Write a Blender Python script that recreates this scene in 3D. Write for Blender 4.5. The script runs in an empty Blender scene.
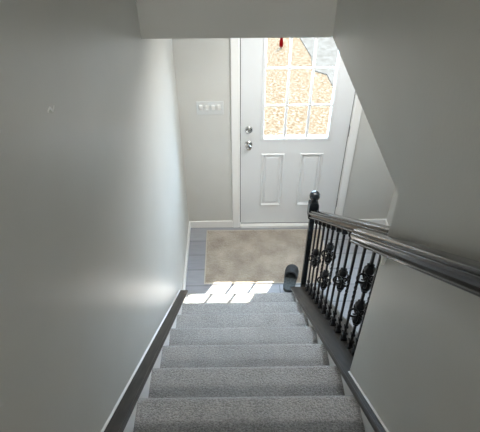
import bpy, bmesh, math, random
from mathutils import Vector, Matrix
random.seed(7)
scene = bpy.context.scene
COL = scene.collection

# ------------------------------------------------------------------ dimensions (metres)
D = 2.606            # inner face of the door wall
WR = 0.93            # stair side of the right wall
WT = 0.15            # its thickness
FX = 1.93            # far side wall of the entry
HY = 1.417           # header over the stairwell
HZ = 2.337           # ceiling of the entry
WE = 0.199           # end of the right wall
TOP = 5.1
RISE, RUN, Y0 = 0.2058, 0.258, 1.5995
SL = RISE / RUN
def cap_z(y): return 1.3613 - SL * (y - 0.1989)

# ------------------------------------------------------------------ helpers
def link(o, parent=None):
    COL.objects.link(o)
    if parent: o.parent = parent
    return o

def tag(o, label=None, cat=None, group=None, kind=None):
    if label: o['label'] = label
    if cat: o['category'] = cat
    if group: o['group'] = group
    if kind: o['kind'] = kind
    return o

def thing(name, label, cat, loc=(0, 0, 0), group=None):
    o = bpy.data.objects.new(name, None); o.location = loc
    o.empty_display_size = 0.1
    link(o)
    bpy.context.view_layer.update()
    return tag(o, label, cat, group)

def build(name, bm, m, parent=None, smooth=None, bevel=None, seg=2):
    """bmesh given in world coordinates; moved into the parent's space."""
    bmesh.ops.recalc_face_normals(bm, faces=bm.faces[:])
    if parent is not None:
        off = Vector(parent.location)
        p = parent.parent
        while p is not None:
            off += Vector(p.location); p = p.parent
        bmesh.ops.translate(bm, verts=bm.verts[:], vec=-off)
    me = bpy.data.meshes.new(name)
    bm.to_mesh(me); bm.free()
    me.materials.append(m)
    o = link(bpy.data.objects.new(name, me), parent)
    if smooth is not None:
        me.shade_smooth()
        if smooth < 180:
            me.set_sharp_from_angle(angle=math.radians(smooth))
    if bevel:
        b = o.modifiers.new('bevel', 'BEVEL'); b.width = bevel; b.segments = seg
        b.limit_method = 'ANGLE'; b.angle_limit = math.radians(40)
    return o

def struct(name, bm, m, parent=None, **k):
    o = build(name, bm, m, parent, **k)
    if parent is None: o['kind'] = 'structure'
    return o

def BM(): return bmesh.new()

def box(bm, x0, x1, y0, y1, z0, z1):
    v = [bm.verts.new((x, y, z)) for x in (x0, x1) for y in (y0, y1) for z in (z0, z1)]
    for f in ((0,1,3,2),(4,6,7,5),(0,4,5,1),(2,3,7,6),(0,2,6,4),(1,5,7,3)):
        bm.faces.new([v[i] for i in f])
    return bm

def prism_x(bm, pts, x0, x1):
    """polygon in (y, z) extruded along x."""
    a = [bm.verts.new((x0, y, z)) for y, z in pts]
    b = [bm.verts.new((x1, y, z)) for y, z in pts]
    n = len(pts)
    bm.faces.new(a); bm.faces.new(b[::-1])
    for i in range(n):
        bm.faces.new((a[i], a[(i+1) % n], b[(i+1) % n], b[i]))
    return bm

def prism_z(bm, pts, z0, z1):
    a = [bm.verts.new((x, y, z0)) for x, y in pts]
    b = [bm.verts.new((x, y, z1)) for x, y in pts]
    n = len(pts)
    bm.faces.new(a[::-1]); bm.faces.new(b)
    for i in range(n):
        bm.faces.new((a[i], a[(i+1) % n], b[(i+1) % n], b[i]))
    return bm

def sloped(bm, prof, ya, yb, off=0.0):
    """profile (x, dz) swept along the stair slope from ya to yb, square to the slope line in plan."""
    a = [bm.verts.new((x, ya, cap_z(ya) + off + dz)) for x, dz in prof]
    b = [bm.verts.new((x, yb, cap_z(yb) + off + dz)) for x, dz in prof]
    n = len(prof)
    bm.faces.new(a); bm.faces.new(b[::-1])
    for i in range(n):
        bm.faces.new((a[i], a[(i+1) % n], b[(i+1) % n], b[i]))
    return bm

def lathe(bm, prof, c, axis='Z', n=16, lobes=0, lob=0.0):
    """profile (radius, height) turned about an axis through c."""
    rings = []
    for r, h in prof:
        ring = []
        for i in range(n):
            t = 2 * math.pi * i / n
            rr = r * (1 + lob * math.cos(lobes * t)) if lobes else r
            p = (rr * math.cos(t), rr * math.sin(t), h)
            if axis == 'Y': p = (p[0], p[2], p[1])
            if axis == 'X': p = (p[2], p[0], p[1])
            ring.append(bm.verts.new((c[0] + p[0], c[1] + p[1], c[2] + p[2])))
        rings.append(ring)
    for a, b in zip(rings, rings[1:]):
        for i in range(n):
            bm.faces.new((a[i], a[(i+1) % n], b[(i+1) % n], b[i]))
    bm.faces.new(rings[0][::-1]); bm.faces.new(rings[-1])
    return bm

def tube(bm, pts, r, n=6, taper=None):
    pts = [Vector(p) for p in pts]
    rings = []
    prev = None
    for i, p in enumerate(pts):
        t = (pts[min(i+1, len(pts)-1)] - pts[max(i-1, 0)]).normalized()
        if prev is None:
            u = t.orthogonal().normalized()
        else:
            u = (prev - t * prev.dot(t)).normalized()
        prev = u
        w = t.cross(u)
        rr = r * (taper[i] if taper else 1)
        rings.append([bm.verts.new(p + (u * math.cos(2*math.pi*k/n) + w * math.sin(2*math.pi*k/n)) * rr) for k in range(n)])
    for a, b in zip(rings, rings[1:]):
        for k in range(n):
            bm.faces.new((a[k], a[(k+1) % n], b[(k+1) % n], b[k]))
    bm.faces.new(rings[0][::-1]); bm.faces.new(rings[-1])
    return bm

# ------------------------------------------------------------------ materials
def mat(name, color, rough=0.5, metal=0.0, spec=0.5, coat=0.0):
    m = bpy.data.materials.new(name); m.use_nodes = True
    b = m.node_tree.nodes['Principled BSDF']
    b.inputs['Base Color'].default_value = (*color, 1)
    b.inputs['Roughness'].default_value = rough
    b.inputs['Metallic'].default_value = metal
    b.inputs['Specular IOR Level'].default_value = spec
    b.inputs['Coat Weight'].default_value = coat
    b.inputs['Coat Roughness'].default_value = 0.12
    return m

def nodes(m): return m.node_tree.nodes, m.node_tree.links, m.node_tree.nodes['Principled BSDF']

def add_noise(m, scale, c1, c2, lo=0.35, hi=0.65, detail=4, bump=0.0, dist=0.01, stretch=None, bscale=None):
    N, L, b = nodes(m)
    tc = N.new('ShaderNodeTexCoord')
    mp = N.new('ShaderNodeMapping')
    if stretch: mp.inputs['Scale'].default_value = stretch
    L.new(tc.outputs['Object'], mp.inputs['Vector'])
    nz = N.new('ShaderNodeTexNoise'); nz.inputs['Scale'].default_value = scale; nz.inputs['Detail'].default_value = detail
    L.new(mp.outputs['Vector'], nz.inputs['Vector'])
    rp = N.new('ShaderNodeValToRGB')
    rp.color_ramp.elements[0].position = lo; rp.color_ramp.elements[1].position = hi
    rp.color_ramp.elements[0].color = (*c1, 1); rp.color_ramp.elements[1].color = (*c2, 1)
    L.new(nz.outputs['Fac'], rp.inputs['Fac'])
    L.new(rp.outputs['Color'], b.inputs['Base Color'])
    if bump:
        src = nz
        if bscale:
            src = N.new('ShaderNodeTexNoise'); src.inputs['Scale'].default_value = bscale; src.inputs['Detail'].default_value = 3
            L.new(tc.outputs['Object'], src.inputs['Vector'])
        bp = N.new('ShaderNodeBump'); bp.inputs['Strength'].default_value = bump; bp.inputs['Distance'].default_value = dist
        L.new(src.outputs['Fac'], bp.inputs['Height']); L.new(bp.outputs['Normal'], b.inputs['Normal'])
    return m

wall_paint = add_noise(mat('wall paint', (0.6, 0.59, 0.56), 0.36, spec=0.5), 1.6, (0.545, 0.54, 0.505), (0.595, 0.59, 0.555), 0.3, 0.7, 3, bump=0.12, dist=0.003, bscale=90)
ceil_paint = mat('ceiling paint', (0.72, 0.72, 0.70), 0.8)
white_trim = mat('white trim paint', (0.82, 0.82, 0.80), 0.35)
door_paint = mat('door paint', (0.72, 0.735, 0.74), 0.35)
plastic_white = mat('white plastic', (0.88, 0.88, 0.86), 0.3)
plate_mat = mat('plate plastic', (0.60, 0.61, 0.60), 0.35)
dark_wood = add_noise(mat('dark stained wood', (0.03, 0.027, 0.025), 0.12, spec=0.26), 18, (0.010, 0.009, 0.008), (0.022, 0.019, 0.017), 0.3, 0.7, 4, stretch=(6, 0.6, 0.6))
cap_wood = add_noise(mat('dark grey stained wood', (0.07, 0.065, 0.06), 0.3, spec=0.1), 16, (0.024, 0.021, 0.018), (0.052, 0.045, 0.038), 0.3, 0.7, 5, stretch=(5, 0.5, 0.5))
iron = mat('black iron', (0.009, 0.010, 0.013), 0.42, metal=0.0, spec=0.3)
newel_mat = mat('blue black satin paint', (0.012, 0.017, 0.022), 0.24, spec=0.5)
chrome = mat('satin nickel', (0.55, 0.55, 0.53), 0.18, metal=1.0)
hinge_mat = mat('dull steel', (0.25, 0.25, 0.25), 0.4, metal=0.8)
rubber = mat('dark weather strip', (0.05, 0.05, 0.05), 0.7)
slip_sole = add_noise(mat('slipper sole', (0.07, 0.08, 0.09), 0.8), 60, (0.04, 0.05, 0.055), (0.07, 0.084, 0.09))
slip_upper = add_noise(mat('slipper upper', (0.025, 0.03, 0.035), 0.75), 80, (0.018, 0.021, 0.025), (0.035, 0.04, 0.046), bump=0.3, dist=0.002)
red_mat = mat('red plastic', (0.035, 0.0006, 0.0006), 0.8, spec=0.0)

# carpet
carpet = mat('grey cut pile carpet', (0.25, 0.25, 0.25), 0.95, spec=0.1)
def carpet_nodes(m, dark, light, s1, s2, cloud=0.15):
    N, L, b = nodes(m)
    tc = N.new('ShaderNodeTexCoord')
    n1 = N.new('ShaderNodeTexNoise'); n1.inputs['Scale'].default_value = s1; n1.inputs['Detail'].default_value = 3; n1.inputs['Roughness'].default_value = 0.7
    n2 = N.new('ShaderNodeTexNoise'); n2.inputs['Scale'].default_value = s2; n2.inputs['Detail'].default_value = 2
    vo = N.new('ShaderNodeTexVoronoi'); vo.inputs['Scale'].default_value = s1 * 1.3
    for n in (n1, n2, vo): L.new(tc.outputs['Object'], n.inputs['Vector'])
    mx = N.new('ShaderNodeMath'); mx.operation = 'MULTIPLY_ADD'; mx.inputs[1].default_value = 1.0 - cloud
    L.new(n1.outputs['Fac'], mx.inputs[0])
    m2 = N.new('ShaderNodeMath'); m2.operation = 'MULTIPLY'; m2.inputs[1].default_value = cloud
    L.new(n2.outputs['Fac'], m2.inputs[0]); L.new(m2.outputs[0], mx.inputs[2])
    rp = N.new('ShaderNodeValToRGB')
    rp.color_ramp.elements[0].position = 0.38; rp.color_ramp.elements[1].position = 0.62
    rp.color_ramp.elements[0].color = (*dark, 1); rp.color_ramp.elements[1].color = (*light, 1)
    L.new(mx.outputs[0], rp.inputs['Fac']); L.new(rp.outputs['Color'], b.inputs['Base Color'])
    bp = N.new('ShaderNodeBump'); bp.inputs['Strength'].default_value = 0.8; bp.inputs['Distance'].default_value = 0.006
    ad = N.new('ShaderNodeMath'); ad.operation = 'SUBTRACT'
    L.new(n1.outputs['Fac'], ad.inputs[0]); L.new(vo.outputs['Distance'], ad.inputs[1])
    L.new(ad.outputs[0], bp.inputs['Height']); L.new(bp.outputs['Normal'], b.inputs['Normal'])
    b.inputs['Sheen Weight'].default_value = 0.9
    b.inputs['Sheen Tint'].default_value = (0.9, 0.95, 1.0, 1)
    b.inputs['Sheen Roughness'].default_value = 0.5
carpet_nodes(carpet, (0.19, 0.184, 0.176), (0.47, 0.455, 0.435), 150, 9)
rug_mat = mat('beige rug', (0.45, 0.4, 0.33), 0.95, spec=0.1)
carpet_nodes(rug_mat, (0.225, 0.17, 0.115), (0.49, 0.42, 0.335), 110, 6, 0.42)
rug_edge = mat('rug binding', (0.55, 0.51, 0.44), 0.9, spec=0.1)

# floor planks
floor_mat = mat('grey vinyl planks', (0.3, 0.31, 0.33), 0.4)
def plank_nodes(m):
    N, L, b = nodes(m)
    tc = N.new('ShaderNodeTexCoord')
    br = N.new('ShaderNodeTexBrick')
    br.inputs['Scale'].default_value = 1.0
    br.inputs['Color1'].default_value = (0.33, 0.34, 0.37, 1)
    br.inputs['Color2'].default_value = (0.40, 0.41, 0.44, 1)
    br.inputs['Mortar'].default_value = (0.17, 0.175, 0.19, 1)
    br.inputs['Mortar Size'].default_value = 0.0035
    br.inputs['Brick Width'].default_value = 1.2
    br.inputs['Row Height'].default_value = 0.186
    mp = N.new('ShaderNodeMapping'); mp.inputs['Location'].default_value = (0.37, 0.0085, 0)
    L.new(tc.outputs['Object'], mp.inputs['Vector']); L.new(mp.outputs['Vector'], br.inputs['Vector'])
    nz = N.new('ShaderNodeTexNoise'); nz.inputs['Scale'].default_value = 14; nz.inputs['Detail'].default_value = 6
    mp2 = N.new('ShaderNodeMapping'); mp2.inputs['Scale'].default_value = (0.5, 6, 1)
    L.new(tc.outputs['Object'], mp2.inputs['Vector']); L.new(mp2.outputs['Vector'], nz.inputs['Vector'])
    mx = N.new('ShaderNodeMix'); mx.data_type = 'RGBA'; mx.blend_type = 'MULTIPLY'; mx.inputs[0].default_value = 0.35
    L.new(br.outputs['Color'], mx.inputs[6]); L.new(nz.outputs['Fac'], mx.inputs[7])
    L.new(mx.outputs[2], b.inputs['Base Color'])
plank_nodes(floor_mat)

# straw lawn
lawn = mat('dry straw lawn', (0.25, 0.2, 0.13), 0.95, spec=0.0)
def lawn_nodes(m):
    N, L, b = nodes(m)
    tc = N.new('ShaderNodeTexCoord')
    n1 = N.new('ShaderNodeTexNoise'); n1.inputs['Scale'].default_value = 26; n1.inputs['Detail'].default_value = 8; n1.inputs['Roughness'].default_value = 0.75
    n2 = N.new('ShaderNodeTexNoise'); n2.inputs['Scale'].default_value = 1.1; n2.inputs['Detail'].default_value = 3
    for n in (n1, n2): L.new(tc.outputs['Object'], n.inputs['Vector'])
    rp = N.new('ShaderNodeValToRGB'); cr = rp.color_ramp
    cr.elements[0].position = 0.34; cr.elements[0].color = (0.025, 0.0135, 0.007, 1)
    cr.elements[1].position = 0.62; cr.elements[1].color = (0.082, 0.061, 0.045, 1)
    e = cr.elements.new(0.48); e.color = (0.044, 0.028, 0.0155, 1)
    L.new(n1.outputs['Fac'], rp.inputs['Fac'])
    mx = N.new('ShaderNodeMix'); mx.data_type = 'RGBA'; mx.blend_type = 'MULTIPLY'; mx.inputs[0].default_value = 0.4
    L.new(rp.outputs['Color'], mx.inputs[6]); L.new(n2.outputs['Color'], mx.inputs[7])
    L.new(rp.outputs['Color'], b.inputs['Base Color'])
lawn_nodes(lawn)
concrete = add_noise(mat('pale concrete', (0.22, 0.22, 0.22), 0.9, spec=0.0), 12, (0.035, 0.0285, 0.0225), (0.046, 0.038, 0.031), 0.35, 0.65, 6)

# clear pane: thin sheet, mostly transparent with a fresnel reflection
glass = bpy.data.materials.new('clear pane'); glass.use_nodes = True
N = glass.node_tree.nodes; L = glass.node_tree.links
for n in list(N): N.remove(n)
out = N.new('ShaderNodeOutputMaterial'); tr = N.new('ShaderNodeBsdfTransparent'); gl = N.new('ShaderNodeBsdfGlossy')
tr.inputs['Color'].default_value = (0.96, 0.97, 0.97, 1); gl.inputs['Roughness'].default_value = 0.02
lw = N.new('ShaderNodeLayerWeight'); lw.inputs['Blend'].default_value = 0.5
pw = N.new('ShaderNodeMath'); pw.operation = 'POWER'; pw.inputs[1].default_value = 4.0
L.new(lw.outputs['Facing'], pw.inputs[0])
fr = N.new('ShaderNodeMath'); fr.operation = 'MULTIPLY_ADD'; fr.inputs[1].default_value = 0.6; fr.inputs[2].default_value = 0.03
L.new(pw.outputs[0], fr.inputs[0])
mx = N.new('ShaderNodeMixShader')
L.new(fr.outputs[0], mx.inputs[0]); L.new(tr.outputs[0], mx.inputs[1]); L.new(gl.outputs[0], mx.inputs[2]); L.new(mx.outputs[0], out.inputs[0])

# ------------------------------------------------------------------ room shell
UZ = RISE * 13          # upper floor level
UY = Y0 - 12 * RUN      # edge of the upper floor
struct('floor', box(BM(), -0.12, FX + 0.12, -0.9, D + 0.14, -0.14, 0.0), floor_mat)
bm = BM(); box(bm, -0.12, 0.0, -3.6, D + 0.14, 0.0, TOP)
wl = struct('wall_left', bm, wall_paint)
# small chipped spot and scuffs on the left wall
bm = BM(); tube(bm, [(0.0005, 0.118, 2.668), (0.0005, 0.135, 2.672), (0.0005, 0.147, 2.655), (0.0005, 0.165, 2.660)], 0.0028, 5, [0.6, 1, 1, 0.5])
build('paint_chip', bm, plastic_white, wl)

# right wall: full height beside the stairs, hanging over the opening beyond its end
bm = BM()
prism_x(bm, [(-3.6, 0.0), (WE, 0.0), (WE, HZ), (HY, HZ), (HY, TOP), (-3.6, TOP)], WR, WR + WT)
struct('wall_right', bm, wall_paint)
# low wall under the balustrade
prof = [(WE, 0.0), (1.655, 0.0), (1.655, cap_z(1.655) - 0.028), (WE, cap_z(WE) - 0.028)]
struct('wall_stringer', prism_x(BM(), prof, WR, WR + WT), wall_paint)
# header over the stairs
struct('wall_header', box(BM(), 0.0, WR + WT, HY, HY + 0.12, HZ, TOP), wall_paint)
# door wall with opening
DX0, DX1, DZ1 = 0.49, 1.424, 2.10
bm = BM()
box(bm, 0.0, DX0, D, D + 0.14, 0.0, HZ)
box(bm, DX1, FX, D, D + 0.14, 0.0, HZ)
box(bm, DX0, DX1, D, D + 0.14, DZ1, HZ)
struct('wall_back', bm, wall_paint)
struct('wall_side', box(BM(), FX, FX + 0.12, -0.9, D + 0.14, 0.0, HZ), wall_paint)
struct('wall_front', box(BM(), WR + WT, FX, -0.9, -0.78, 0.0, HZ), wall_paint)
bm = BM()
box(bm, WR + WT, FX + 0.12, -0.9, HY + 0.12, HZ, HZ + 0.12)
box(bm, 0.0, FX + 0.12, HY + 0.12, D + 0.14, HZ, HZ + 0.12)
struct('ceiling', bm, ceil_paint)
struct('ceiling_upper', box(BM(), -0.12, WR + WT, -3.72, HY + 0.12, TOP, TOP + 0.1), ceil_paint)
struct('wall_upper', box(BM(), -0.12, WR + WT, -3.72, -3.6, 0.0, TOP), wall_paint)
struct('floor_upper', box(BM(), 0.0, WR, -3.6, UY - 0.03, UZ - 0.25, UZ), carpet)

# baseboards
def baseboard(name, x0, x1, y0, y1, h=0.085):
    struct(name, box(BM(), x0, x1, y0, y1, 0.0, h), white_trim, bevel=0.005)
baseboard('baseboard_back', 0.0, 0.426, D - 0.014, D)
baseboard('baseboard_back_right', 1.489, FX, D - 0.014, D)
baseboard('baseboard_left', 0.0, 0.014, 1.60, D - 0.014)
baseboard('baseboard_side', FX - 0.014, FX, -0.78, D - 0.014)

# door casing and jamb
bm = BM()
CY = D - 0.018
box(bm, 0.426, 0.490, CY, D, 0.0, 2.17)
box(bm, 1.424, 1.489, CY, D, 0.0, 2.17)
box(bm, 0.490, 1.424, CY, D, 2.105, 2.17)
struct('trim_door', bm, white_trim, bevel=0.006)
bm = BM()
box(bm, 0.4905, 0.499, D - 0.012, D + 0.14, 0.0, 2.1)
box(bm, 1.418, 1.4235, D - 0.012, D + 0.14, 0.0, 2.1)
box(bm, 0.499, 1.418, D, D + 0.14, 2.087, 2.1)
struct('trim_jamb', bm, white_trim)
bm = BM(); box(bm, 0.499, 1.418, D - 0.03, D + 0.14, 0.0, 0.034)
struct('trim_threshold', bm, white_trim, bevel=0.006)

# ------------------------------------------------------------------ front door
door = bpy.data.objects.new('door_1', None); link(door); door.location = (0.957, D, 0.04); door['kind'] = 'structure'
bpy.context.view_layer.update()
X0, X1 = 0.505, 1.412
Z0, Z1 = 0.045, 2.082
YF, YB = D + 0.006, D + 0.05
WX0, WX1, WZ0, WZ1 = 0.690, 1.252, 1.005, 1.955     # glazed opening
PA = [(0.682, 0.888, 0.262, 0.856), (1.026, 1.232, 0.262, 0.856)]
bm = BM()
box(bm, X0, WX0, YF, YB, WZ0, WZ1); box(bm, WX1, X1, YF, YB, WZ0, WZ1)
box(bm, X0, X1, YF, YB, WZ1, Z1)
box(bm, X0, X1, YF, YB, 0.856, WZ0)
box(bm, X0, X1, YF, YB, Z0, 0.262)
box(bm, X0, PA[0][0], YF, YB, 0.262, 0.856)
box(bm, PA[0][1], PA[1][0], YF, YB, 0.262, 0.856)
box(bm, PA[1][1], X1, YF, YB, 0.262, 0.856)
build('door_leaf', bm, door_paint, door)
for (a, b_, c, d) in PA:
    bm = BM()
    prev = None
    for ins, dep in [(0, 0), (0.006, -0.007), (0.014, -0.007), (0.024, 0.014), (0.034, 0.014), (0.05, 0.002), (0.056, 0.002)]:
        ring = [bm.verts.new((x, YF + dep, z)) for x, z in ((a+ins, c+ins), (b_-ins, c+ins), (b_-ins, d-ins), (a+ins, d-ins))]
        if prev:
            for i in range(4):
                bm.faces.new((prev[i], prev[(i+1) % 4], ring[(i+1) % 4], ring[i]))
        prev = ring
    bm.faces.new(prev)
    back = [bm.verts.new((x, YB, z)) for x, z in ((a, c), (b_, c), (b_, d), (a, d))]
    bm.faces.new(back[::-1])
    build('door_panel', bm, door_paint, door)
# window frame + muntins
bm = BM()
def frame(bm, x0, x1, z0, z1, w, ya, yb):
    box(bm, x0, x0 + w, ya, yb, z0, z1); box(bm, x1 - w, x1, ya, yb, z0, z1)
    box(bm, x0 + w, x1 - w, ya, yb, z1 - w, z1); box(bm, x0 + w, x1 - w, ya, yb, z0, z0 + w)
frame(bm, WX0 - 0.018, WX1 + 0.018, WZ0 - 0.018, WZ1 + 0.018, 0.024, YF - 0.007, YF)
frame(bm, WX0, WX1, WZ0, WZ1, 0.010, YF, YB)
wf = build('window_frame', bm, door_paint, door, bevel=0.003)
bm = BM()
for x in (0.8775, 1.0645):
    box(bm, x - 0.0105, x + 0.0105, YF + 0.004, YF + 0.012, WZ0 + 0.01, WZ1 - 0.01)
for z in (1.318, 1.634):
    box(bm, WX0 + 0.01, WX1 - 0.01, YF + 0.0035, YF + 0.0118, z - 0.0075, z + 0.0075)
build('muntin', bm, door_paint, wf, bevel=0.002)
bm = BM()
bm.faces.new([bm.verts.new((x, YF + 0.010, z)) for x, z in ((WX0 + 0.01, WZ0 + 0.01), (WX1 - 0.01, WZ0 + 0.01), (WX1 - 0.01, WZ1 - 0.01), (WX0 + 0.01, WZ1 - 0.01))])
build('pane', bm, glass, wf)
# hardware
KX = 0.572
def dparts(name, z):
    bm = BM()
    lathe(bm, [(0.001, -0.001), (0.033, -0.001), (0.033, -0.008), (0.028, -0.014), (0.012, -0.016)], (KX, YF, z), 'Y', 24)
    return bm
bm = dparts('deadbolt', 1.100)
db = build('deadbolt', bm, chrome, door, smooth=35)
bm = BM(); box(bm, KX - 0.006, KX + 0.006, YF - 0.036, YF - 0.015, 1.082, 1.118)
build('thumb_turn', bm, chrome, db, bevel=0.003)
bm = dparts('knob', 0.958)
ks = build('knob_rosette', bm, chrome, door, smooth=35)
bm = BM()
lathe(bm, [(0.011, -0.015), (0.011, -0.030), (0.020, -0.036), (0.0265, -0.047), (0.027, -0.055), (0.023, -0.064), (0.012, -0.069), (0.001, -0.070)], (KX, YF, 0.958), 'Y', 24)
build('door_knob', bm, chrome, ks, smooth=40)
for z in (0.962, 1.10):
    bm = BM(); box(bm, 0.4992, 0.5045, YF - 0.008, YF + 0.01, z - 0.028, z + 0.028)
    build('strike_plate', bm, hinge_mat, door)
for z in (0.30, 1.08, 1.86):
    bm = BM(); lathe(bm, [(0.0055, -0.05), (0.0065, -0.047), (0.0065, 0.047), (0.0055, 0.05)], (1.4165, YF - 0.010, z), 'Z', 10)
    build('hinge', bm, hinge_mat, door, smooth=40)
bm = BM(); box(bm, 0.505, 1.412, YF + 0.003, YB - 0.005, 0.035, 0.0445)
build('door_sweep', bm, rubber, door)
bm = BM(); box(bm, 0.4992, 0.5046, YF + 0.006, YB, 0.05, 2.085); box(bm, 1.4124, 1.4178, YF + 0.006, YB, 0.05, 2.085)
build('weather_strip', bm, rubber, door)

# ------------------------------------------------------------------ light switches
sw = thing('light_switch', 'white four gang light switch plate on the wall left of the front door', 'light switch', (0.256, D, 1.31))
build('switch_plate', box(BM(), 0.147, 0.366, D - 0.006, D, 1.250, 1.370), plate_mat, sw, bevel=0.003)
for i in range(4):
    x = 0.1835 + i * 0.0487
    bm = BM()
    prism_x(bm, [(D - 0.0055, 1.292), (D - 0.0055, 1.338), (D - 0.020, 1.342), (D - 0.018, 1.320), (D - 0.008, 1.292)], x - 0.0125, x + 0.0125)
    build('switch_toggle', bm, plastic_white, sw, bevel=0.0015)

# ------------------------------------------------------------------ staircase
st = thing('staircase', 'straight flight of stairs covered in grey carpet, going down to the front door', 'stairs', (0.4875, 0.0, 0.0))
SX0, SX1 = 0.055, 0.920
proto = None
def step_profile(k):
    y = Y0 - k * RUN; z = RISE * (k + 1) + 0.004
    r = 0.024
    pts = []
    for i in range(9):          # rounded carpet nose
        a = math.pi / 2 - math.pi * i / 8
        pts.append((y + 0.004 - r + r * math.cos(a), z - r + r * math.sin(a)))
    pts += [(y - 0.022, z - 2 * r - 0.003), (y - 0.024, max(z - RISE, 0.0) if k else 0.0), (y - RUN - 0.022, z - RISE if k else 0.0), (y - RUN - 0.022, z)]
    return pts
for k in range(13):
    build('step', prism_x(BM(), step_profile(k), SX0, SX1), carpet, st, smooth=50)
# white stringer boards either side
def stringer(x0, x1, ye):
    return prism_x(BM(), [(ye, 0.0), (ye, max(cap_z(ye) - 0.0185, 0.02)), (-1.45, cap_z(-1.45) - 0.0185), (-1.45, cap_z(-1.45) - 0.62), (0.45, 0.0)], x0, x1)
build('stringer', stringer(0.002, SX0 - 0.0005, 1.575), white_trim, st)
build('stringer', stringer(SX1 + 0.0005, WR - 0.0005, 1.655), white_trim, st)
# dark caps
prof = [(0.002, -0.018), (0.062, -0.018), (0.0665, -0.014), (0.068, -0.009), (0.0665, -0.004), (0.062, -0.001), (0.056, 0.0), (0.0545, -0.0015), (0.053, 0.0), (0.002, 0.0)]
build('stringer_cap', sloped(BM(), prof, 1.60, -1.45), cap_wood, st, smooth=40)
nose = [(0.900, -0.024), (0.896, -0.020), (0.8945, -0.012), (0.896, -0.005), (0.900, -0.001), (0.906, 0.0), (0.9075, -0.0015), (0.909, 0.0)]
prof = nose + [(WR - 0.0005, 0.0), (WR - 0.0005, -0.024)]
# right cap: full width past the wall end, narrow lip in front of the wall
bm = BM()
sloped(bm, prof, WE, -1.45)
prof2 = nose + [(1.111, 0.0), (1.116, -0.005), (1.116, -0.020), (1.112, -0.024)]
sloped(bm, prof2, 1.665, WE + 0.0005)
build('stringer_cap', bm, cap_wood, st, smooth=40)
# slim white beads where the caps meet the walls
build('cap_bead', sloped(BM(), [(0.0005, 0.0005), (0.008, 0.0005), (0.008, 0.004), (0.004, 0.008), (0.0005, 0.008)], 1.585, -1.45), white_trim, st)
build('cap_bead', sloped(BM(), [(WR - 0.0005, 0.0005), (WR - 0.007, 0.0005), (WR - 0.007, 0.004), (WR - 0.004, 0.007), (WR - 0.0005, 0.007)], WE, -1.45), white_trim, st)

# ------------------------------------------------------------------ balustrade
BX = 1.005
rl = thing('balustrade', 'black iron stair balustrade with dark wooden rail and ball topped newel post', 'railing', (BX, 1.70, 0.0))
NY = 1.705
# newel
bm = BM()
box(bm, BX - 0.019, BX + 0.019, NY - 0.019, NY + 0.019, 0.0, 0.93)
nw = build('newel_post', bm, newel_mat, rl, bevel=0.003)
bm = BM()
pr = [(0.022, 0.915), (0.034, 0.925), (0.035, 0.935), (0.035, 1.035), (0.033, 1.05), (0.026, 1.062), (0.018, 1.068)]
rg = [[bm.verts.new((BX + sx * h_, NY + sy * h_, z_)) for sx, sy in ((-1, -1), (1, -1), (1, 1), (-1, 1))] for h_, z_ in pr]
bm.faces.new(rg[0][::-1]); bm.faces.new(rg[-1])
for p_, q_ in zip(rg, rg[1:]):
    for i in range(4): bm.faces.new((p_[i], p_[(i+1) % 4], q_[(i+1) % 4], q_[i]))
build('newel_block', bm, newel_mat, nw, bevel=0.005)
bm = BM()
lathe(bm, [(0.018, 1.066), (0.021, 1.076), (0.022, 1.082), (0.030, 1.090), (0.0355, 1.102), (0.037, 1.114), (0.035, 1.127), (0.028, 1.139), (0.020, 1.145), (0.010, 1.148), (0.001, 1.149)], (BX, NY, 0), 'Z', 24)
build('ball_finial', bm, newel_mat, nw, smooth=40)

# rails
def rail_prof(xc, w, z0, z1):
    h = z1 - z0; hw = w / 2
    half = [(hw * 0.80, 0.0), (hw * 0.90, 0.05), (hw * 0.92, 0.12), (hw * 0.84, 0.17), (hw * 0.72, 0.20), (hw * 0.80, 0.32), (hw * 0.93, 0.46), (hw * 1.0, 0.60), (hw * 0.97, 0.70), (hw * 0.80, 0.745), (hw * 0.82, 0.82), (hw * 0.76, 0.91), (hw * 0.62, 0.97), (hw * 0.34, 0.997)]
    pts = [(xc + a, z0 + b * h) for a, b in half] + [(xc, z1)] + [(xc - a, z0 + b * h) for a, b in reversed(half)]
    return pts
build('rail', sloped(BM(), rail_prof(BX, 0.068, 0.752, 0.825), NY - 0.0375, WE + 0.0005), dark_wood, rl, smooth=28)

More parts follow.
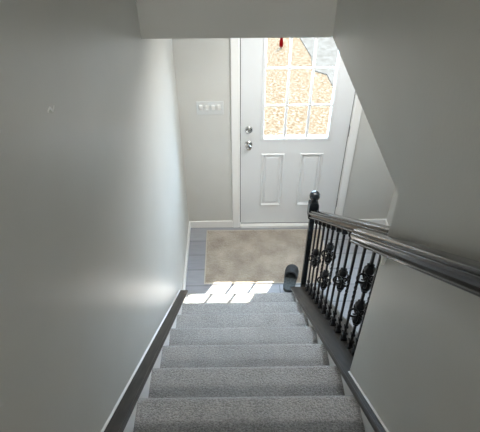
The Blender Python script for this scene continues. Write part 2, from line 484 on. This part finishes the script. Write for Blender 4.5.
# balusters
bal_mesh = {}
FOOT = 0.0
def baluster(y, pattern):
    zb = cap_z(y)
    zt = zb + 0.753
    bm = BM()
    n = 120; a = 0.0056
    rings = []
    for i in range(n + 1):
        h = i / n
        tw = 0.0
        if pattern == 0: tw = min(max((h - 0.40) / 0.22, 0.0), 1.0) * math.pi * 2.5
        ring = []
        for q in range(4):
            t = math.pi / 4 + q * math.pi / 2 + tw
            ring.append(bm.verts.new((BX + a * 1.414 * math.cos(t), y + a * 1.414 * math.sin(t), zb - 0.004 + (zt - zb + 0.004 + 0.012) * h)))
        rings.append(ring)
    for r0, r1 in zip(rings, rings[1:]):
        for q in range(4):
            bm.faces.new((r0[q], r0[(q+1) % 4], r1[(q+1) % 4], r1[q]))
    bm.faces.new(rings[0][::-1]); bm.faces.new(rings[-1])
    b = build('baluster', bm, iron, rl)
    # shoe, sitting on the sloping cap
    bm = BM()
    rows = [(0.0165, None), (0.0165, 0.026), (0.012, 0.030), (0.009, 0.036), (0.0085, 0.050), (0.0135, 0.055), (0.0135, 0.066), (0.0085, 0.072)]
    rr_ = []
    for hw, dz in rows:
        rr_.append([bm.verts.new((BX + dx * hw, y + dy * hw, cap_z(y + dy * hw) + 0.0005 if dz is None else zb + dz)) for dx, dy in ((-1, -1), (1, -1), (1, 1), (-1, 1))])
    bm.faces.new(rr_[0][::-1]); bm.faces.new(rr_[-1])
    for p_, q_ in zip(rr_, rr_[1:]):
        for i in range(4): bm.faces.new((p_[i], p_[(i+1) % 4], q_[(i+1) % 4], q_[i]))
    build('baluster_shoe', bm, iron, b)
    bm = BM()
    box(bm, BX - 0.0105, BX + 0.0105, y - 0.0105, y + 0.0105, zb + 0.105, zb + 0.122)
    build('collar', bm, iron, b, bevel=0.003)
    bm = BM()
    tp_ = []
    for hw, dz in ((0.0165, 0.7525), (0.0165, 0.727), (0.009, 0.715)):
        tp_.append([bm.verts.new((BX + dx, y + dy, cap_z(y + (dy if dz > 0.75 else 0)) + dz - (0.001 if dz > 0.75 else 0))) for dx, dy in ((-hw, -hw), (hw, -hw), (hw, hw), (-hw, hw))])
    bm.faces.new(tp_[0]); bm.faces.new(tp_[-1][::-1])
    for p_, q_ in zip(tp_, tp_[1:]):
        for i in range(4): bm.faces.new((p_[i], p_[(i+1) % 4], q_[(i+1) % 4], q_[i]))
    build('top_shoe', bm, iron, b)
    offs = {2: (0.520, 0.283), 1: (0.398,), 0: ()}[pattern]
    for o_ in offs:
        c = (BX, y, zb + o_)
        bm = BM()
        bulb = [(0.008, 0), (0.013, 0.003), (0.021, 0.011), (0.0245, 0.020), (0.022, 0.031), (0.015, 0.041), (0.012, 0.046), (0.016, 0.050), (0.008, 0.056)]
        lathe(bm, [(r, 0.030 + h) for r, h in bulb], c, 'Z', 20, 5, 0.10)
        lathe(bm, [(r, -0.030 - h) for r, h in bulb], c, 'Z', 20, 5, 0.10)
        for q in range(5):        # scrolls between the bulbs
            t = q * math.pi * 0.4 + 0.5
            pts = []; tp = []
            for i in range(22):
                u_ = i / 21
                ang = -2.2 + u_ * 7.2
                rad = 0.027 * (1 - 0.62 * u_)
                rr = 0.021 + rad * math.cos(ang)
                pts.append((c[0] + rr * math.cos(t), c[1] + rr * math.sin(t), c[2] + rad * math.sin(ang) * 1.3))
                tp.append(1.0 - 0.35 * u_)
            tube(bm, pts, 0.0058, 6, tp)
        build('scroll_ornament', bm, iron, b, smooth=60)
for i in range(-1, 11):
    baluster(0.447 + 0.1083 * i if i >= 0 else 0.374, {0: 2, 3: 1, 6: 2, 9: 1}.get(i % 12 if i >= 0 else 99, 0))

# wall handrail
hr = thing('handrail', 'glossy dark wooden handrail fixed along the right wall above the carpeted stairs', 'handrail', (0.88, 0.3, cap_z(0.3)))
build('rail', sloped(BM(), rail_prof(0.879, 0.060, 0.760, 0.824), 0.315, -1.40), dark_wood, hr, smooth=28)
for y in (-0.66, -1.25):
    z = cap_z(y)
    bm = BM()
    lathe(bm, [(0.001, -0.0002), (0.026, -0.0002), (0.026, -0.004), (0.018, -0.008), (0.008, -0.009)], (WR, y, z + 0.70), 'X', 16)
    tube(bm, [(WR - 0.006, y, z + 0.70), (WR - 0.03, y, z + 0.70), (0.885, y, z + 0.708), (0.879, y, z + 0.725), (0.879, y, z + 0.760)], 0.0065, 8)
    build('rail_bracket', bm, iron, hr, smooth=40)
# small pale bracket end showing under the rail by the wall's edge
bm = BM()
zc = cap_z(0.165) + 0.705
prism_x(bm, [(0.182, zc + 0.012), (0.150, zc + 0.030), (0.160, zc - 0.018)], WR - 0.012, WR - 0.0002)
bk = build('rail_bracket', bm, plastic_white, hr, bevel=0.002)
bk['label'] = 'small white bracket end under the rail'

# ------------------------------------------------------------------ entry rug and slipper
rug = thing('entry_rug', 'flat beige rectangular rug lying on the entry floor before the door', 'rug', (0.72, 2.21, 0.0))
rx0, rx1, ry0, ry1 = 0.172, 1.29, 1.868, 2.548
build('rug_pile', box(BM(), rx0 + 0.008, rx1 - 0.008, ry0 + 0.008, ry1 - 0.008, 0.0005, 0.0105), rug_mat, rug, bevel=0.003)
bm = BM()
box(bm, rx0, rx1, ry0, ry0 + 0.008, 0.0005, 0.009); box(bm, rx0, rx1, ry1 - 0.008, ry1, 0.0005, 0.009)
box(bm, rx0, rx0 + 0.008, ry0 + 0.008, ry1 - 0.008, 0.0005, 0.009); box(bm, rx1 - 0.008, rx1, ry0 + 0.008, ry1 - 0.008, 0.0005, 0.009)
build('rug_binding', bm, rug_edge, rug)

slp = thing('slipper', 'dark grey slipper lying toe to the door beside the newel post', 'slipper', (0.925, 1.92, 0.011))
def foot_outline(s=1.0):
    # heel at y=-0.135, toe at +0.135, x half widths
    half = [(-0.135, 0.0), (-0.130, 0.020), (-0.115, 0.032), (-0.08, 0.038), (-0.02, 0.040), (0.04, 0.046), (0.085, 0.046), (0.113, 0.036), (0.130, 0.018), (0.135, 0.0)]
    return [(x * s, y * (1 if s == 1 else 0.97)) for y, x in half] + [(-x * s, y * (1 if s == 1 else 0.97)) for y, x in half[-2:0:-1]]
RZ = Matrix.Rotation(math.radians(-14), 4, 'Z')
bm = BM(); prism_z(bm, foot_outline(), 0.0, 0.024)
bmesh.ops.transform(bm, matrix=Matrix.Translation((0.928, 1.895, 0.011)) @ RZ @ Matrix.Diagonal((1.3, 1.1, 1.5, 1)), verts=bm.verts[:])
build('sole', bm, slip_sole, slp, bevel=0.006)
bm = BM()
# upper: vaulted toe cover
rows = [(-0.005, 0.040, 0.055), (0.03, 0.0445, 0.052), (0.07, 0.0455, 0.044), (0.10, 0.040, 0.034), (0.12, 0.027, 0.022), (0.131, 0.010, 0.008)]
rings = []
for y, hw, h in rows:
    rings.append([bm.verts.new((hw * math.cos(math.pi * i / 10), y, 0.022 + h * math.sin(math.pi * i / 10) ** 0.8)) for i in range(11)])
inn = []
for y, hw, h in rows:
    inn.append([bm.verts.new(((hw - 0.004) * math.cos(math.pi * i / 10), y - 0.003, 0.022 + max(h - 0.005, 0.001) * math.sin(math.pi * i / 10) ** 0.8)) for i in range(11)])
for a, b_ in zip(rings, rings[1:]):
    for i in range(10): bm.faces.new((a[i], a[i+1], b_[i+1], b_[i]))
for a, b_ in zip(inn, inn[1:]):
    for i in range(10): bm.faces.new((a[i], b_[i], b_[i+1], a[i+1]))
for i in range(10):
    bm.faces.new((rings[0][i], inn[0][i], inn[0][i+1], rings[0][i+1]))
bm.faces.new(rings[-1])
bmesh.ops.transform(bm, matrix=Matrix.Translation((0.928, 1.895, 0.011)) @ RZ @ Matrix.Diagonal((1.3, 1.1, 1.5, 1)), verts=bm.verts[:])
build('upper', bm, slip_upper, slp, smooth=60)

# ------------------------------------------------------------------ outdoors
struct('ground', box(BM(), -14, 18, D + 0.14, 34, -0.35, -0.15), lawn)
bm = BM()
prism_z(bm, [(1.5, 9.6), (1.62, 8.4), (1.66, 7.85), (1.77, 6.97), (1.73, 6.43), (1.93, 6.28), (1.96, 5.85), (2.4, 5.5), (6.5, 5.0), (6.5, 14), (1.5, 14)], -0.1495, -0.135)
struct('driveway', bm, concrete)
mk = thing('garden_marker', 'small red marker standing in the dry lawn outside the door window', 'marker', (1.292, 7.36, -0.15))
bm = BM(); lathe(bm, [(0.012, -0.15), (0.012, 0.02)], (1.292, 7.36, 0), 'Z', 8)
build('stake', bm, red_mat, mk)
bm = BM(); lathe(bm, [(0.034, -0.12), (0.034, -0.06), (0.02, 0.04), (0.010, 0.12), (0.002, 0.125)], (1.292, 7.36, 0), 'Z', 14)
build('marker_head', bm, red_mat, mk, smooth=40)

# ------------------------------------------------------------------ light
w = bpy.data.worlds.new('world'); scene.world = w; w.use_nodes = True
bg = w.node_tree.nodes['Background']
bg.inputs['Color'].default_value = (0.52, 0.75, 1.0, 1); bg.inputs['Strength'].default_value = 30.0
def lamp(name, kind, loc, energy, color, target=None, **k):
    l = bpy.data.lights.new(name, kind); l.energy = energy; l.color = color
    for a, v in k.items(): setattr(l, a, v)
    o = bpy.data.objects.new(name, l); o.location = loc; link(o)
    if target is not None:
        o.rotation_euler = (Vector(target) - Vector(loc)).to_track_quat('-Z', 'Y').to_euler()
    return o
sd = Vector((-0.60, -1.0, -1.385))
s = lamp('sun', 'SUN', (6, 12, 14), 30.0, (1.0, 0.93, 0.82), angle=math.radians(0.3))
s.rotation_euler = sd.to_track_quat('-Z', 'Y').to_euler()
lamp('entry_fill_light', 'AREA', (1.0, 1.80, HZ - 0.03), 25, (1.0, 0.99, 0.96), (1.0, 1.80, 0), shape='DISK', size=0.8)  # added fill behind the header, boosts the weak window light; no fixture
lamp('upper_fill_light', 'AREA', (0.5, -2.9, TOP - 0.05), 72, (1.0, 0.99, 0.955), (0.5, -2.9, 0), shape='DISK', size=0.6)  # unseen fill added upstairs to lift the header and near walls

# ------------------------------------------------------------------ camera
cam = bpy.data.cameras.new('camera'); co = bpy.data.objects.new('camera', cam); link(co)
pi_, ya, ro = math.radians(41.4239), math.radians(0.5832), math.radians(-0.2436)
fw = Vector((math.sin(ya) * math.cos(pi_), math.cos(ya) * math.cos(pi_), -math.sin(pi_)))
rt = Vector((math.cos(ya), -math.sin(ya), 0)); up = rt.cross(fw)
r2 = rt * math.cos(ro) + up * math.sin(ro); u2 = -rt * math.sin(ro) + up * math.cos(ro)
co.matrix_world = Matrix(((r2.x, u2.x, -fw.x, 0.4409), (r2.y, u2.y, -fw.y, -0.916), (r2.z, u2.z, -fw.z, 3.2435), (0, 0, 0, 1)))
cam.sensor_width = 36; cam.sensor_fit = 'HORIZONTAL'; cam.lens = 484.68 / 480 * 36
cam.shift_x = 2.19 / 480; cam.shift_y = 0.35 / 480
cam.clip_start = 0.02
scene.camera = co
scene.view_settings.view_transform = 'Standard'
scene.view_settings.look = 'None'
scene.view_settings.exposure = 0.0
